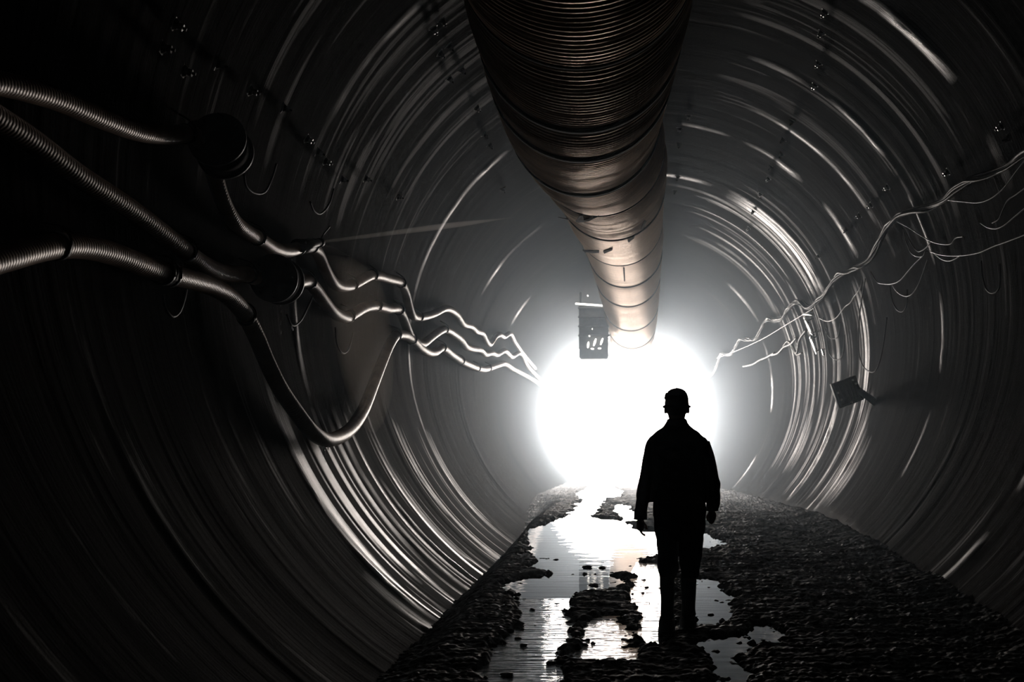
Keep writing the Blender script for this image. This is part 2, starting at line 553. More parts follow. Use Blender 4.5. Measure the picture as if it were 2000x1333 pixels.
def ground():
    d = [BACK + 0.02]
    while d[-1] < MOUTH + 1.0:
        x = max(d[-1], 0.1)
        d.append(d[-1] + (0.2 if d[-1] < 5.9 else 0.009 * (x / 7.0) ** 2))
    d = np.array(d)
    half = R * 0.70
    xs = np.arange(AX - half, AX + half, 0.011)
    D, X = np.meshgrid(d, xs, indexing='ij')
    ps = [[tuple(floor_pt(px, py).xy) for px, py in poly] for _, poly in PUD]
    k = np.maximum(1.0, D / 9.0)
    sds = np.stack([poly_sd(X, D / 1.0, p) for p in ps])
    sd = sds.min(0)
    near = sds.argmin(0)
    edge = 0.05 * noise(X / 0.25, D / 0.3, seed=20) + 0.04 * noise(X / 0.07, D / 0.09, seed=21) + 0.03 * noise(X / 0.03, D / 0.035, seed=33)
    out = smooth(0.0, 0.14, sd / k ** 0.5 + edge)
    mud = 0.030 + 0.010 * noise(X / 0.6, D / 0.8, seed=22) + 0.006 * noise(X / 0.16, D / 0.2, seed=23)
    mud += 0.007 * noise(X / 0.20, D / 0.035, seed=24) + 0.007 * noise(X / 0.05, D / 0.05, seed=25)
    mud += 0.008 * noise(X / 0.024, D / 0.028, seed=30) + 0.009 * noise(X / 0.35, D / 0.05, seed=31)
    bed = -0.030 + 0.012 * noise(X / 0.024, D / 0.03, seed=32) + 0.022 * noise(X / 0.10, D / 0.10, seed=26) + 0.018 * noise(X / 0.045, D / 0.04, seed=27)
    bed -= 0.02 * smooth(0, -0.25, sd)
    h = bed * (1 - out) + np.maximum(mud, 0.004) * out
    # mud banked up against both walls, softer on the left
    e = np.abs(X - AX) / half
    left = smooth(1.12, 1.58, -X) * (1 - smooth(17, 30, D))      # shallow gutter along the left wall
    h -= left * np.maximum(zf(D) + 0.15, 0)
    h += 0.07 * (X > AX) * smooth(0.72, 1.0, e) ** 1.5 * (1 + 0.3 * noise(X / 0.3, D / 0.4, seed=28)) * out
    V = np.stack([X, D, h + zf(D)], -1).reshape(-1, 3)
    me = quad_mesh('floor', V, grid_faces(len(d), len(xs)))
    link('floor', me, M['mud'])['kind'] = 'structure'
    # one sheet of water per puddle
    c = lambda a: (a[:-1, :-1] + a[1:, 1:]) / 2
    cs = c(sd); cn = near[:-1, :-1]
    Vw = np.stack([X, D, zf(D) + WATER_Z], -1).reshape(-1, 3)
    for i, (label, _) in enumerate(PUD):
        keep = (cn == i) & (cs < 0.22 * np.minimum(c(k), 1.6)) & (left[:-1, :-1] < 0.03)
        if keep.any():
            me = quad_mesh('puddle', Vw, grid_faces(len(d), len(xs), keep))
            tag(link('puddle', me, M['ripple'] if i in (3, 4, 7) else M['water']), label, 'puddle', 'puddles on the tunnel floor')


ground()

# ------------------------------------------------------------------ ventilation duct
RHO = 0.80
DUCT = [(2.6, -0.05, 0.86), (4.5, -0.055, 0.865), (6.5, -0.06, 0.872), (8.6, -0.068, 0.885), (10.0, -0.076, 0.897), (11.9, -0.080, 0.938),
        (12.9, -0.060, 0.955), (14.2, -0.035, 0.985), (16.5, -0.01, 1.05), (19.0, 0.01, 1.10), (22.8, 0.055, 1.155), (28.0, 0.10, 1.165),
        (33.0, 0.14, 1.15), (39.5, 0.18, 1.13), (46.0, 0.19, 1.13)]
DPATH = catmull([Vector((u * R, d, H + w * R)) for d, u, w in DUCT], 0.009)


def duct():
    root = thing('ventilation_duct', (0, 10, H + 0.9 * R), 'long ribbed tan ventilation duct hanging under the tunnel crown', 'duct')
    ys = np.array([p.y for p in DPATH])
    joints = [2.6, 5.2, 7.3, 8.85, 9.85, 11.9, 13.6, 16.9, 21.0, 24.5, 27.9, 33.0, 38.0, 46.0]
    corr = [1, 1, 1, 1, .55, .5, .4, .35, .3, .3, .3, .3, .3]
    for j in range(len(joints) - 1):
        i0 = int(np.searchsorted(ys, joints[j])); i1 = int(np.searchsorted(ys, joints[j + 1]))
        step = 1 if joints[j] < 14 else 3
        seg = DPATH[i0:i1 + 1:step]
        amp = 0.0075 * corr[j]

        def rad(s, L, amp=amp, j=j):
            t = min(s, L - s)
            bulge = 0.035 * (1 - math.exp(-t / 0.35))
            ph = s + 0.012 * math.sin(s * 5.1 + j)
            return RHO - 0.03 + bulge + amp * math.sin(2 * PI * ph / 0.075) + 0.004 * math.sin(s * 3.1 + j * 2)
        me = sweep(seg, rad, 96, False, 'duct_section', vscale=2 * PI * RHO)
        link('duct_section', me, M['duct'], root)
        # dark strap over the joint
        if j:
            k = i0
            t = (DPATH[k + 8] - DPATH[k - 8]).normalized()
            w = (0, 0, 0.03, 0.06, 0.075, 0.08, 0.025, 0.05, 0.04, 0.06, 0.05, 0.05, 0.05)[j]
            r0 = RHO - 0.03 + (0.022 if w > 0.04 else 0.006)
            prof = [(-w, r0 - 0.004), (-w * 0.8, r0 + 0.012), (w * 0.8, r0 + 0.012), (w, r0 - 0.004)]
            q = t.to_track_quat('Z', 'Y')
            V, Fc = [], []
            n = 96
            for (u, r) in prof:
                for a in range(n):
                    ang = 2 * PI * a / n
                    V.append(DPATH[k] + q @ Vector((r * math.cos(ang), r * math.sin(ang), u)))
            for a in range(3):
                for b in range(n):
                    Fc.append((a * n + b, a * n + (b + 1) % n, (a + 1) * n + (b + 1) % n, (a + 1) * n + b))
            st = link('joint_strap', mesh('joint_strap', V, Fc), M['strap'], root)
    # torn tabs and cuts on the farther sections
    def patch(pts, depth):
        V = []
        for px, py in pts:
            V.append(duct_hit(px, py, 0.012))
        me = mesh('torn_patch', V, [tuple(range(len(V)))])
        bm = bmesh.new(); bm.from_mesh(me)
        r = bmesh.ops.extrude_face_region(bm, geom=bm.faces[:])
        bmesh.ops.translate(bm, vec=(0, 0, -0.01), verts=[v for v in r['geom'] if isinstance(v, bmesh.types.BMVert)])
        bm.to_mesh(me); bm.free()
        o = link('torn_patch', me, M['strap'], root, False)
        o['label'] = 'black torn flap on the duct skin'
    patch([(1090, 424), (1126, 430), (1132, 420), (1138, 420), (1140, 429), (1170, 421), (1150, 431), (1130, 434)], 13)
    patch([(1138, 488), (1160, 489), (1170, 489), (1170, 493), (1160, 494), (1142, 492)], 17)
    patch([(1178, 490), (1197, 484), (1196, 488), (1180, 495)], 17)
    patch([(1217, 522), (1220, 523), (1221, 548), (1219, 550)], 21)
    patch([(1254, 440), (1259, 430), (1262, 432), (1258, 446), (1252, 450)], 17)
    patch([(1226, 470), (1240, 460), (1238, 465), (1228, 473)], 17)
    return root


def duct_hit(px, py, off=0.0):
    """nearest point where the line of sight meets the duct skin"""
    u = Vector(((px - VX) / F, 1, -(py - VY) / F))
    ys = [p.y for p in DPATH]
    for i in range(0, len(DPATH), 2):
        p = DPATH[i]
        q = Vector((0, 0, H)) + u * p.y
        if (q - p).length < RHO - 0.0 + off:
            return q
    return Vector((0, 0, H)) + u * 20


duct()

# ------------------------------------------------------------------ hoses on the left wall
HOSES = {
    'top': (0.062, [(-70, 150), (0, 163), (100, 190), (200, 232), (270, 257), (330, 264), (370, 262), (398, 280), (415, 330), (432, 385), (455, 430),
                    (485, 455), (505, 466), (532, 484), (562, 490), (600, 481), (618, 490), (632, 520), (645, 545), (656, 556), (672, 560),
                    (690, 556), (710, 545), (727, 538), (760, 545), (783, 553), (792, 572), (799, 600), (805, 616), (818, 620), (845, 614),
                    (870, 603), (890, 613), (905, 633), (920, 638), (930, 647), (942, 652), (950, 667), (958, 672), (966, 660), (975, 654), (985, 658), (995, 652), (1005, 668), (1020, 690), (1045, 720)]),
    'middle': (0.066, [(-40, 210), (60, 274), (155, 345), (210, 380), (260, 413), (310, 450), (360, 489), (390, 512), (420, 528), (450, 535), (485, 537), (512, 548),
                       (540, 558), (575, 553), (600, 549), (612, 560), (630, 585), (648, 607), (665, 618), (678, 620), (692, 612), (712, 601),
                       (735, 598), (757, 603), (777, 604), (786, 618), (794, 640), (802, 658), (815, 671), (826, 672), (838, 663), (852, 652), (868, 644), (885, 652),
                       (900, 664), (910, 677), (924, 682), (938, 684), (947, 692), (960, 690), (970, 693), (985, 686), (1000, 697), (1015, 690), (1030, 715), (1058, 745)]),
    'thick': (0.070, [(-90, 522), (0, 506), (60, 490), (110, 481), (160, 482), (220, 496), (270, 515), (320, 533), (370, 546), (410, 558), (445, 578),
                      (478, 615), (500, 657), (520, 705), (545, 756), (575, 801), (605, 840), (630, 858), (655, 857), (685, 838), (710, 800),
                      (728, 755), (745, 711), (760, 675), (773, 656), (790, 655), (804, 664), (820, 680), (836, 689), (850, 688), (863, 680),
                      (880, 692), (900, 706), (912, 712), (930, 719), (945, 722), (960, 718), (975, 713), (985, 711), (1000, 720), (1015, 728),
                      (1030, 736), (1045, 745), (1056, 753)]),
}
HLABEL = {
    'top': 'uppermost tan hose sagging along the left tunnel wall from its leaking coupling',
    'middle': 'tan ribbed hose looping along the left wall just below the leaking coupling',
    'thick': 'lowest tan hose on the left wall with one deep hanging loop',
}
HPATH = {}
for key, (rad, pts) in HOSES.items():
    ctrl = [wall_pt(px, py, rad + 0.045) for px, py in pts]
    ctrl = [ctrl[0] + Vector((0, -k, 0.05 * math.sin(k * 2))) for k in (5, 3.4, 2, 0.9)] + ctrl
    HPATH[key] = catmull(ctrl, 0.03)
    me = sweep(HPATH[key], rad, 14, True, 'hose', vscale=0.4)
    o = link('hose', me, M['hose'])
    tag(o, HLABEL[key], 'hose', 'hoses on the left wall')


def at_px(key, px, py):
    best = min(range(1, len(HPATH[key]) - 1), key=lambda i: (VX + HPATH[key][i].x * F / max(HPATH[key][i].y, .1) - px) ** 2 + (VY - (HPATH[key][i].z - H) * F / max(HPATH[key][i].y, .1) - py) ** 2)
    p = HPATH[key][best]
    return p, (HPATH[key][best + 1] - HPATH[key][best - 1]).normalized()


ORD = ['first', 'second', 'third', 'fourth', 'fifth', 'sixth', 'seventh', 'eighth', 'ninth', 'tenth', 'eleventh', 'twelfth']
HOOKS = {
    'top': [(362, 263), (503, 465), (688, 557), (727, 538), (783, 553), (818, 620)],
    'middle': [(364, 491), (486, 537), (604, 551), (680, 620), (735, 598), (779, 606), (868, 644)],
    'thick': [(112, 481), (325, 534), (480, 618), (773, 656), (804, 664), (863, 680), (900, 706), (932, 719), (954, 720)],
}
HNAME = {'top': 'uppermost left hose', 'middle': 'middle left hose', 'thick': 'lowest left hose'}
for key, lst in HOOKS.items():
    rad = HOSES[key][0]
    for i, (px, py) in enumerate(lst):
        p, t = at_px(key, px, py)
        root = thing('hose_hook', p, 'black wire hook and strap, %s from the camera on the %s' % (ORD[i], HNAME[key]), 'hook', 'hooks holding the left wall hoses')
        w = 0.022
        band = merge([sweep([p - t * w, p - t * w * .9, p + t * w * .9, p + t * w], lambda s, L: rad + (0.008 if 0.001 < s < L - 0.001 else 0.001), 16, True, 's')], 'strap')
        link('strap', band, M['black_steel'], root)
        inn = inward(p)
        up = Vector((0, 0, 1))
        wallp = p - inn * (rad + 0.05) + up * 0.16 + Vector((0, 0.10, 0))
        q1 = p + inn * (rad + 0.012)
        rod = sweep(catmull([p + up * (rad + .01) * -0.6 + inn * rad * .9, q1 + up * .02, p + up * (rad + 0.02) + inn * rad * 0.6, wallp], 0.02), 0.008, 8, True, 'hook_rod')
        link('hook_rod', rod, M['black_steel'], root)


# dark couplings on the hoses
def coupling(key, px, py, length, label):
    p, t = at_px(key, px, py)
    rad = HOSES[key][0]
    root = thing('hose_coupling', p, label, 'coupling')
    L = length / 2
    link('sleeve', merge([cyl_mesh('a', p - t * L, p + t * L, rad * 1.12, None, 20)], 'sleeve'), M['black_steel'], root)
    for s in (-1, 1):
        link('clamp', cyl_mesh('clamp', p + t * s * L * 0.82 - t * 0.018, p + t * s * L * 0.82 + t * 0.018, rad * 1.26, None, 20), M['black_steel'], root)
    n = t.cross(Vector((0, 0, 1))).normalized()
    for s in (-1, 1):
        a = p + t * s * L * 0.82 + n * rad * 1.2
        link('bolt', cyl_mesh('bolt', a - Vector((0, 0, .03)), a + Vector((0, 0, .05)), 0.008, None, 8), M['grey_steel'], root)
    return root


coupling('top', 596, 481, 0.55, 'black leaking coupling on the uppermost left hose with water spraying from it')
coupling('thick', 325, 534, 0.14, 'black coupling on the lowest left hose at the dark near end')


def drum(key, px, py, label):
    p, t = at_px(key, px, py)
    rad = HOSES[key][0]
    inn = inward(p)
    inn = (inn - t * inn.dot(t)).normalized()
    c = p + inn * 0.13
    root = thing('valve_drum', p, label, 'valve', 'black valve drums on the left hoses')
    link('body', cyl_mesh('body', c - t * .10, c + t * .10, 0.185, None, 36), M['strap'], root)
    for sg in (-1, 1):
        link('rim', cyl_mesh('rim', c + t * sg * .10 - t * .012, c + t * sg * .10 + t * .012, 0.205, None, 36), M['black_steel'], root)
    side = t.cross(inn).normalized()
    for k in range(8):
        an = k * PI / 4
        q = c + (inn * math.cos(an) + side * math.sin(an)) * 0.165
        link('bolt', cyl_mesh('bolt', q - t * .13, q + t * .13, 0.011, None, 8), M['black_steel'], root)
    link('neck', cyl_mesh('neck', p - t * .2, p + t * .2, rad * 1.15, None, 20), M['strap'], root)


drum('middle', 512, 548, 'round black valve drum on the middle left hose below the leaking coupling')
drum('top', 396, 284, 'round black valve drum at the upper bend of the uppermost left hose')
# nozzle stub pointing down the tunnel
p0 = wall_pt(586, 486, 0.16)
p1 = P(627, 473, p0.y + 0.55)
root = thing('spray_nozzle', p0, 'short black pipe stub spouting a fine jet of water', 'nozzle')
link('barrel', cyl_mesh('barrel', p0, p1, 0.036, 0.034, 18), M['black_steel'], root)
tt = (p1 - p0).normalized()
link('collar', cyl_mesh('collar', p1 - tt * 0.07, p1 - tt * 0.005, 0.046, None, 18), M['black_steel'], root)
link('lever', sweep([p1 - tt * .05, p1 - tt * .02 + Vector((0.03, 0, .08)), p1 + Vector((.06, .1, .17))], 0.009, 8, True, 'lever'), M['black_steel'], root)

# ------------------------------------------------------------------ cables on the right wall
BUNDLE = [(2090, 262), (2000, 300), (1965, 325), (1930, 340), (1895, 350), (1868, 366), (1845, 388), (1825, 399), (1800, 405), (1770, 415), (1750, 424), (1735, 440),
          (1722, 462), (1710, 485), (1698, 505), (1682, 516), (1660, 528), (1640, 535), (1625, 552), (1612, 572), (1598, 585), (1585, 597), (1575, 600), (1562, 590), (1550, 592),
          (1538, 605), (1528, 620), (1512, 626), (1500, 623), (1488, 640), (1476, 660), (1462, 664), (1446, 662), (1436, 678), (1425, 693), (1410, 690), (1402, 706), (1394, 728), (1382, 738), (1368, 742)]
bctrl = [wall_pt(px, py, 0.11) for px, py in BUNDLE]
bctrl = [bctrl[0] + Vector((0, -k, 0)) for k in (6, 4, 2.4, 1.0)] + bctrl
bpath = catmull(bctrl, 0.05)
ng = len(bpath)
for k in range(7):
    rad = (0.022, 0.018, 0.016, 0.014, 0.012, 0.012, 0.010)[k]
    ph = k * 2 * PI / 7
    pts = []
    for i, p in enumerate(bpath):
        s = i * 0.05
        a = ph + s * 1.1 + 1.2 * float(noise(s / 1.3, k * 7.3, seed=40))
        rr = 0.016 + 0.04 * abs(float(noise(s / 1.7, k * 3.1, seed=41)))
        inn = inward(p)
        pts.append(p + inn * (rr * math.cos(a)) + Vector((0, 0, 1)) * (rr * math.sin(a) - 0.02 * abs(float(noise(s / .8, k, seed=42)))))
    me = sweep(pts, rad, 8, True, 'cable')
    o = link('cable', me, M['cable_grey'] if k in (1, 3) else M['cable_black'])
    tag(o, 'brown sheathed cable twisted into the bundle along the right wall' if k in (1, 3) else 'black sheathed cable twisted into the bundle along the right wall',
        'cable', 'cables of the bundle on the right wall')

WIRES = [
    ('thin wire hanging from the cable bundle at its near end on the right wall', [(1850, 391), (1880, 394), (1910, 396), (1935, 388), (1960, 368), (1985, 335), (2020, 290)]),
    ('thin wire drooping right from the bright kink of the cable bundle', [(1752, 433), (1775, 445), (1795, 458), (1815, 470), (1838, 477), (1858, 476), (1866, 466), (1882, 462)]),
    ('long thin wire curving along the right wall below the cable bundle', [(1816, 491), (1832, 497), (1855, 500), (1885, 499), (1915, 493), (1940, 482), (1965, 473), (2010, 456)]),
    ('short wire hanging under the long thin wire on the right wall', [(1824, 495), (1838, 506), (1852, 510), (1866, 506), (1878, 497)]),
    ('thin wire curling up at the right edge of the tunnel', [(1915, 436), (1928, 444), (1945, 447), (1962, 440), (1980, 425), (2010, 400)]),
    ('thin wire hooked above the curling wire at the right edge', [(1938, 436), (1951, 428), (1958, 412), (1968, 392), (1985, 380), (2012, 360)]),
    ('thin wire looping down below the bright kink of the cable bundle', [(1764, 443), (1772, 460), (1781, 478), (1792, 491), (1800, 490), (1812, 481), (1818, 472)]),
    ('lower wire of the loops under the bright kink of the bundle', [(1764, 448), (1769, 470), (1778, 492), (1790, 501), (1803, 500), (1808, 490)]),
    ('slack wire rising from the cable crossing to the hook point', [(1700, 530), (1712, 550), (1728, 555), (1742, 555), (1758, 548), (1773, 531), (1788, 514), (1803, 500)]),
    ('slack wire loop hanging lowest under the hook point', [(1742, 556), (1752, 570), (1768, 579), (1781, 575), (1794, 556), (1804, 530), (1812, 506)]),
    ('straight taut wire running below the cable bundle towards the mouth', [(1590, 602), (1540, 632), (1490, 662), (1440, 685), (1400, 700)]),
    ('wire hanging down from the cable crossing on the right wall', [(1684, 540), (1681, 560), (1668, 580), (1660, 592), (1650, 600), (1632, 622), (1615, 628), (1600, 622)]),
]
for label, pts in WIRES:
    ctrl = [wall_pt(px, py, 0.13) for px, py in pts]
    me = sweep(catmull(ctrl, 0.03), 0.0075, 6, True, 'wire')
    tag(link('wire', me, M['wire']), label, 'wire', 'loose wires on the right wall')

RAG = [[(1575, 645), (1562, 664), (1556, 690), (1548, 676), (1542, 668)], [(1556, 660), (1545, 672), (1532, 678), (1520, 690), (1508, 694)],
       [(1512, 690), (1498, 698), (1484, 704), (1470, 712), (1452, 716)], [(1566, 690), (1556, 693), (1549, 684), (1540, 668), (1530, 676)]]
for i, pts in enumerate(RAG):
    ctrl = [wall_pt(px, py, 0.12) for px, py in pts]
    me = sweep(catmull(ctrl, 0.05), 0.03 if i != 3 else 0.02, 8, True, 'cable_end')
    tag(link('cable_end', me, M['cable_grey']), ['upper tangled cable offcut hanging under the taut wire', 'tangled cable offcut left of the upper one under the taut wire',
        'tangled cable offcut nearest the mouth under the taut wire', 'thin tangled cable offcut crossing the upper one'][i], 'cable', 'tangled cable offcuts on the right wall')

# dark wire hangers shaped like a U
LOOPS = [
    ('tallest black hanger loop above the floodlight on the right wall', [(1690, 545), (1684, 578), (1678, 629), (1677, 681), (1683, 710), (1696, 725), (1710, 725), (1718, 707), (1726, 670), (1732, 620)]),
    ('black hanger loop just left of the tallest one above the floodlight', [(1614, 640), (1616, 668), (1620, 690), (1629, 701), (1639, 702), (1647, 690), (1650, 655)]),
    ('small black hanger loop upper left of the floodlight', [(1608, 620), (1611, 642), (1618, 657), (1628, 662), (1638, 655), (1641, 630)]),
    ('black hanger loop right of the tallest one on the right wall', [(1738, 560), (1742, 586), (1752, 605), (1765, 608), (1771, 594), (1772, 565)]),
    ('black hanger loop near the right edge of the tunnel', [(1916, 510), (1919, 540), (1926, 564), (1938, 573), (1951, 564), (1954, 540), (1953, 515)]),
    ('black hanger loop on the left wall above the uppermost hose', [(476, 340), (480, 362), (496, 377), (519, 373), (532, 345), (540, 320)]),
    ('black hanger loop on the left wall right of the uppermost hose', [(606, 395), (613, 412), (627, 417), (644, 396), (652, 368)]),
    ('black hanger loop on the left wall below the middle hose', [(560, 615), (569, 635), (586, 628), (602, 598), (612, 575)]),
    ('black hanger loop on the left wall under the lowest hose', [(318, 575), (322, 600), (334, 618), (350, 610), (362, 575), (366, 550)]),
    ('black hanger loop on the left wall inside the deep hose loop', [(655, 640), (657, 668), (666, 688), (680, 684), (690, 650)]),
]
for label, pts in LOOPS:
    ctrl = [wall_pt(px, py, 0.09) for px, py in pts]
    me = sweep(catmull(ctrl, 0.02), 0.010, 8, True, 'hanger_loop')
    tag(link('hanger_loop', me, M['black_steel']), label, 'hanger', 'empty wire hangers on the tunnel walls')

# ------------------------------------------------------------------ rock bolts
BOLTS = {
    'right crown': [(1612, 22), (1606, 62), (1600, 122), (1592, 165), (1548, 235), (1531, 272), (1528, 300), (1507, 324), (1502, 348), (1486, 378), (1472, 412), (1463, 445)],
    'crown right of the duct': [(1345, 225), (1327, 250), (1326, 280), (1324, 345), (1318, 372)],
    'crown left of the duct': [(862, 38), (846, 54), (875, 88), (858, 103), (900, 134), (876, 151), (930, 210), (945, 262), (955, 282), (982, 368)],
    'left crown': [(340, 46), (316, 92), (421, 124), (358, 138), (487, 176), (551, 210), (598, 270), (618, 296), (634, 314), (712, 348), (776, 384), (665, 350)],
    'upper right wall': [(1958, 245), (1974, 268), (1852, 335), (1735, 365), (1702, 400), (1680, 420), (1655, 448), (1600, 500)],
}


def bolt_meshes():
    bm = bmesh.new()
    bmesh.ops.create_cube(bm, size=1)
    bmesh.ops.scale(bm, vec=(0.085, 0.085, 0.010), verts=bm.verts)
    bmesh.ops.bevel(bm, geom=bm.edges[:], offset=0.004, segments=1, affect='EDGES')
    plate = bpy.data.meshes.new('plate'); bm.to_mesh(plate); bm.free()
    dome = cyl_mesh('washer', (0, 0, 0.004), (0, 0, 0.03), 0.042, 0.028, 16)
    nut = cyl_mesh('nut', (0, 0, 0.028), (0, 0, 0.062), 0.026, None, 6)
    shank = cyl_mesh('shank', (0, 0, 0.03), (0, 0, 0.085), 0.010, None, 10)
    for me, m in ((plate, 'grey_steel'), (dome, 'black_steel'), (nut, 'grey_steel'), (shank, 'black_steel')):
        me.materials.append(M[m])
    return plate, dome, nut, shank


BM = bolt_meshes()
for row, lst in BOLTS.items():
    lst = sorted(lst, key=lambda t: wall_pt(*t).y)
    for i, (px, py) in enumerate(lst):
        p = wall_pt(px, py, 0.035)
        root = thing('rock_bolt', p, 'rock bolt, %s from the camera in the row on the %s' % (ORD[i], row), 'bolt', 'rock bolts on the %s' % row)
        root.rotation_mode = 'QUATERNION'
        n = inward(p)
        tilt = Vector((random.uniform(-.2, .2), 0.30 + random.uniform(-.2, .2), random.uniform(-.2, .2)))
        root.rotation_quaternion = (n + tilt).normalized().to_track_quat('Z', 'Y')
        for name, me in zip(('plate', 'washer', 'nut', 'shank'), BM):
            o = bpy.data.objects.new(name, me)
            C.objects.link(o)
            o.parent = root

# ------------------------------------------------------------------ floodlight on the right wall
c = wall_pt(1654, 766, 0.42)
s = c.y / F
root = thing('floodlight', c, 'square black floodlight seen from behind on an arm off the right wall', 'floodlight')
rot = Matrix.Rotation(math.radians(8), 3, 'Z') @ Matrix.Rotation(math.radians(-20), 3, 'Y')
a = 47 * s
link('housing', box_mesh('housing', (a * .92, 0.09, a * .98), c, rot, 0.012), M['black_steel'], root)
for dx, dz, wx, wz in ((0, .5, 1.06, .07), (0, -.5, 1.06, .07), (.5, 0, .07, 1.06), (-.5, 0, .07, 1.06)):
    link('frame_bar', box_mesh('frame_bar', (a * wx, 0.13, a * wz), c + rot @ Vector((dx * a, 0, dz * a)), rot, 0.004), M['black_steel'], root)
for k in range(5):
    link('cooling_fin', box_mesh('cooling_fin', (0.008, 0.05, a * .7), c + rot @ Vector(((k - 2) * a * .15, -0.07, 0)), rot), M['black_steel'], root)
for dx, dz in ((.36, .38), (.44, .2), (-.42, .1), (-.38, -.22), (.0, -.47)):
    link('bolt', cyl_mesh('bolt', c + rot @ Vector((dx * a, -0.075, dz * a)), c + rot @ Vector((dx * a, -0.045, dz * a)), 0.016, None, 10), M['grey_steel'], root)
w = wall_pt(1712, 788, -0.02)
arm0 = c + rot @ Vector((a * .5, 0, -a * .1))
link('arm', merge([cyl_mesh('arm', arm0, w, 0.05, 0.06, 14)], 'arm'), M['black_steel'], root)
link('lens', box_mesh('lens', (a * .8, 0.012, a * .85), c + rot @ Vector((0, 0.05, 0)), rot, 0.003), M['grey_steel'], root)

# pale glossy plates beside the cable bundle, turned a little towards the mouth
def plate(pts, off):
    q = [wall_pt(*p, off) for p in pts]
    mid = sum(q, Vector()) / len(q)
    n = ((Vector((0, 0, H)) - mid).normalized() + (Vector((AX, MOUTH, AZ)) - mid).normalized()).normalized()
    n = n if n.dot(inward(mid)) > 0 else -n
    side = (q[-1] - q[0]).normalized()
    side = (side - n * side.dot(n)).normalized()
    return mid, n, side, (q[-1] - q[0]).length


for a0, a1, lab in [((1576.5, 622), (1583.5, 656), 'upper pale upright plate on the right wall below the cable bundle'),
                    ((1585.5, 656), (1592, 690), 'lower pale upright plate on the right wall below the cable bundle')]:
    mid, n, side, ln = plate([a0, a1], 0.16)
    rot = Matrix((n.cross(side), side, n)).transposed()
    root = thing('guard_plate', mid, lab, 'plate', 'pale plates on the right wall')
    link('plate', box_mesh('plate', (0.34, ln, 0.012), mid, rot, 0.004), M['pale_pipe'], root)
    for t in (-.38, .38):
        link('clip', box_mesh('clip', (0.37, 0.03, 0.02), mid + side * ln * t, rot, 0.003), M['black_steel'], root)
        f = mid + side * ln * t
        link('stay', cyl_mesh('stay', f - n * .01, f + (f - Vector((AX, f.y, AZ))).normalized() * 0.15, 0.012, None, 8), M['black_steel'], root)
q0, q1 = wall_pt(1570, 614, 0.22), wall_pt(1588, 615, 0.22)
q2 = wall_pt(1586, 606, 0.2)
tag(link('bracket', sweep([q0, q1, q2], 0.022, 8, True, 'bracket'), M['pale_pipe']), 'small pale bent bracket above the upright plates on the right wall', 'bracket')
mid, n, side, ln = plate([(1607, 685), (1607, 691)], 0.1)
tag(link('reflector', cyl_mesh('reflector', mid - n * .01, mid + n * .01, 0.075, None, 18), M['pale_pipe']), 'small pale disc on the right wall beside the lower plate', 'disc')

# ------------------------------------------------------------------ machine box with lamps at the far end
D0 = 35.0
root = thing('fan_unit', P(1158, 650, D0), 'grey machine box with lit lamps hanging beside the duct near the bright mouth', 'machine')
s = D0 / F
ctr = P(1160, 650, D0 + 0.6)
link('housing', box_mesh('housing', (58 * s, 1.0, 106 * s), ctr, None, 0.04), M['machine'], root)
for k in range(4):
    link('rail', box_mesh('rail', (62 * s, 0.08, 3.5 * s), P(1160, 602 + k * 18, D0 + 0.06)), M['machine'], root)
for px in (1134, 1186):
    link('hanger_rod', cyl_mesh('hanger_rod', P(px, 600, D0 + .5), P(px, 560, D0 + .5), 0.03, None, 8), M['machine'], root)
lampm = emit('lamp_glow', (1.0, 0.97, 0.9), 5.0)
link('tube_lamp', cyl_mesh('tube_lamp', P(1124, 593.5, D0 - .1), P(1178, 597.5, D0 - .1), 1.7 * s, None, 12), lampm, root)
for (a0, a1, r) in (((1148, 680), (1149.5, 668), 3.4), ((1159.5, 676), (1164, 662), 3.4), ((1173, 674), (1177.5, 661), 3.2), ((1154, 681.5), (1160, 682), 2.6), ((1168, 681), (1174, 681), 2.6), ((1150.5, 657.5), (1152, 656), 3.0), ((1156, 643), (1157.5, 643), 2.2), ((1147, 578.5), (1149, 577.5), 3.0)):
    link('lamp', sweep([P(*a0, D0 - 0.02), P(*a0, D0 - 0.02).lerp(P(*a1, D0 - .02), .5), P(*a1, D0 - 0.02)], lambda q, L, r=r: 0.62 * r * s * (1.0 if 0.01 < q < L - .01 else .55), 12, True, 'lamp'), lampm, root)

# ------------------------------------------------------------------ mud clods standing in the water
CLODS = [(1040, 1192, .030), (1022, 1262, .035), (1076, 1296, .04), (1012, 1248, .03), (1148, 1109, .06), (1176, 1110, .045), (1160, 1144, .05), (1086, 1094, .03), (990, 1320, .05), (1120, 1324, .04), (1263, 1148, .025), (1388, 1202, .03)]
for i, (px, py, r) in enumerate(CLODS):
    r *= 0.55
    p = floor_pt(px, py)
    bm = bmesh.new()
    bmesh.ops.create_icosphere(bm, subdivisions=3, radius=r)
    co = np.array([v.co[:] for v in bm.verts])
    dsp = 1 + 0.35 * noise(co[:, 0] / r * 1.3 + .37, co[:, 1] / r * 1.3 + .61, co[:, 2] / r * 1.3 + .29, seed=60 + i) + 0.22 * noise(co[:, 0] / r * 3.1, co[:, 1] / r * 3.1, co[:, 2] / r * 3.1, seed=90 + i)
    for v, k in zip(bm.verts, dsp):
        v.co = Vector((v.co.x * 1.5 * k, v.co.y * 1.3 * k, v.co.z * 0.5 * k))
    me = bpy.data.meshes.new('mud_clod'); bm.to_mesh(me); bm.free()
    o = link('mud_clod', me, M['mud'])
    o.location = (p.x, p.y, p.z + r * 0.2)
    tag(o, 'dark clod of mud sticking out of the puddles', 'clod', 'mud clods in the puddles')

# ------------------------------------------------------------------ person
DP = 8.5
PS = F / DP


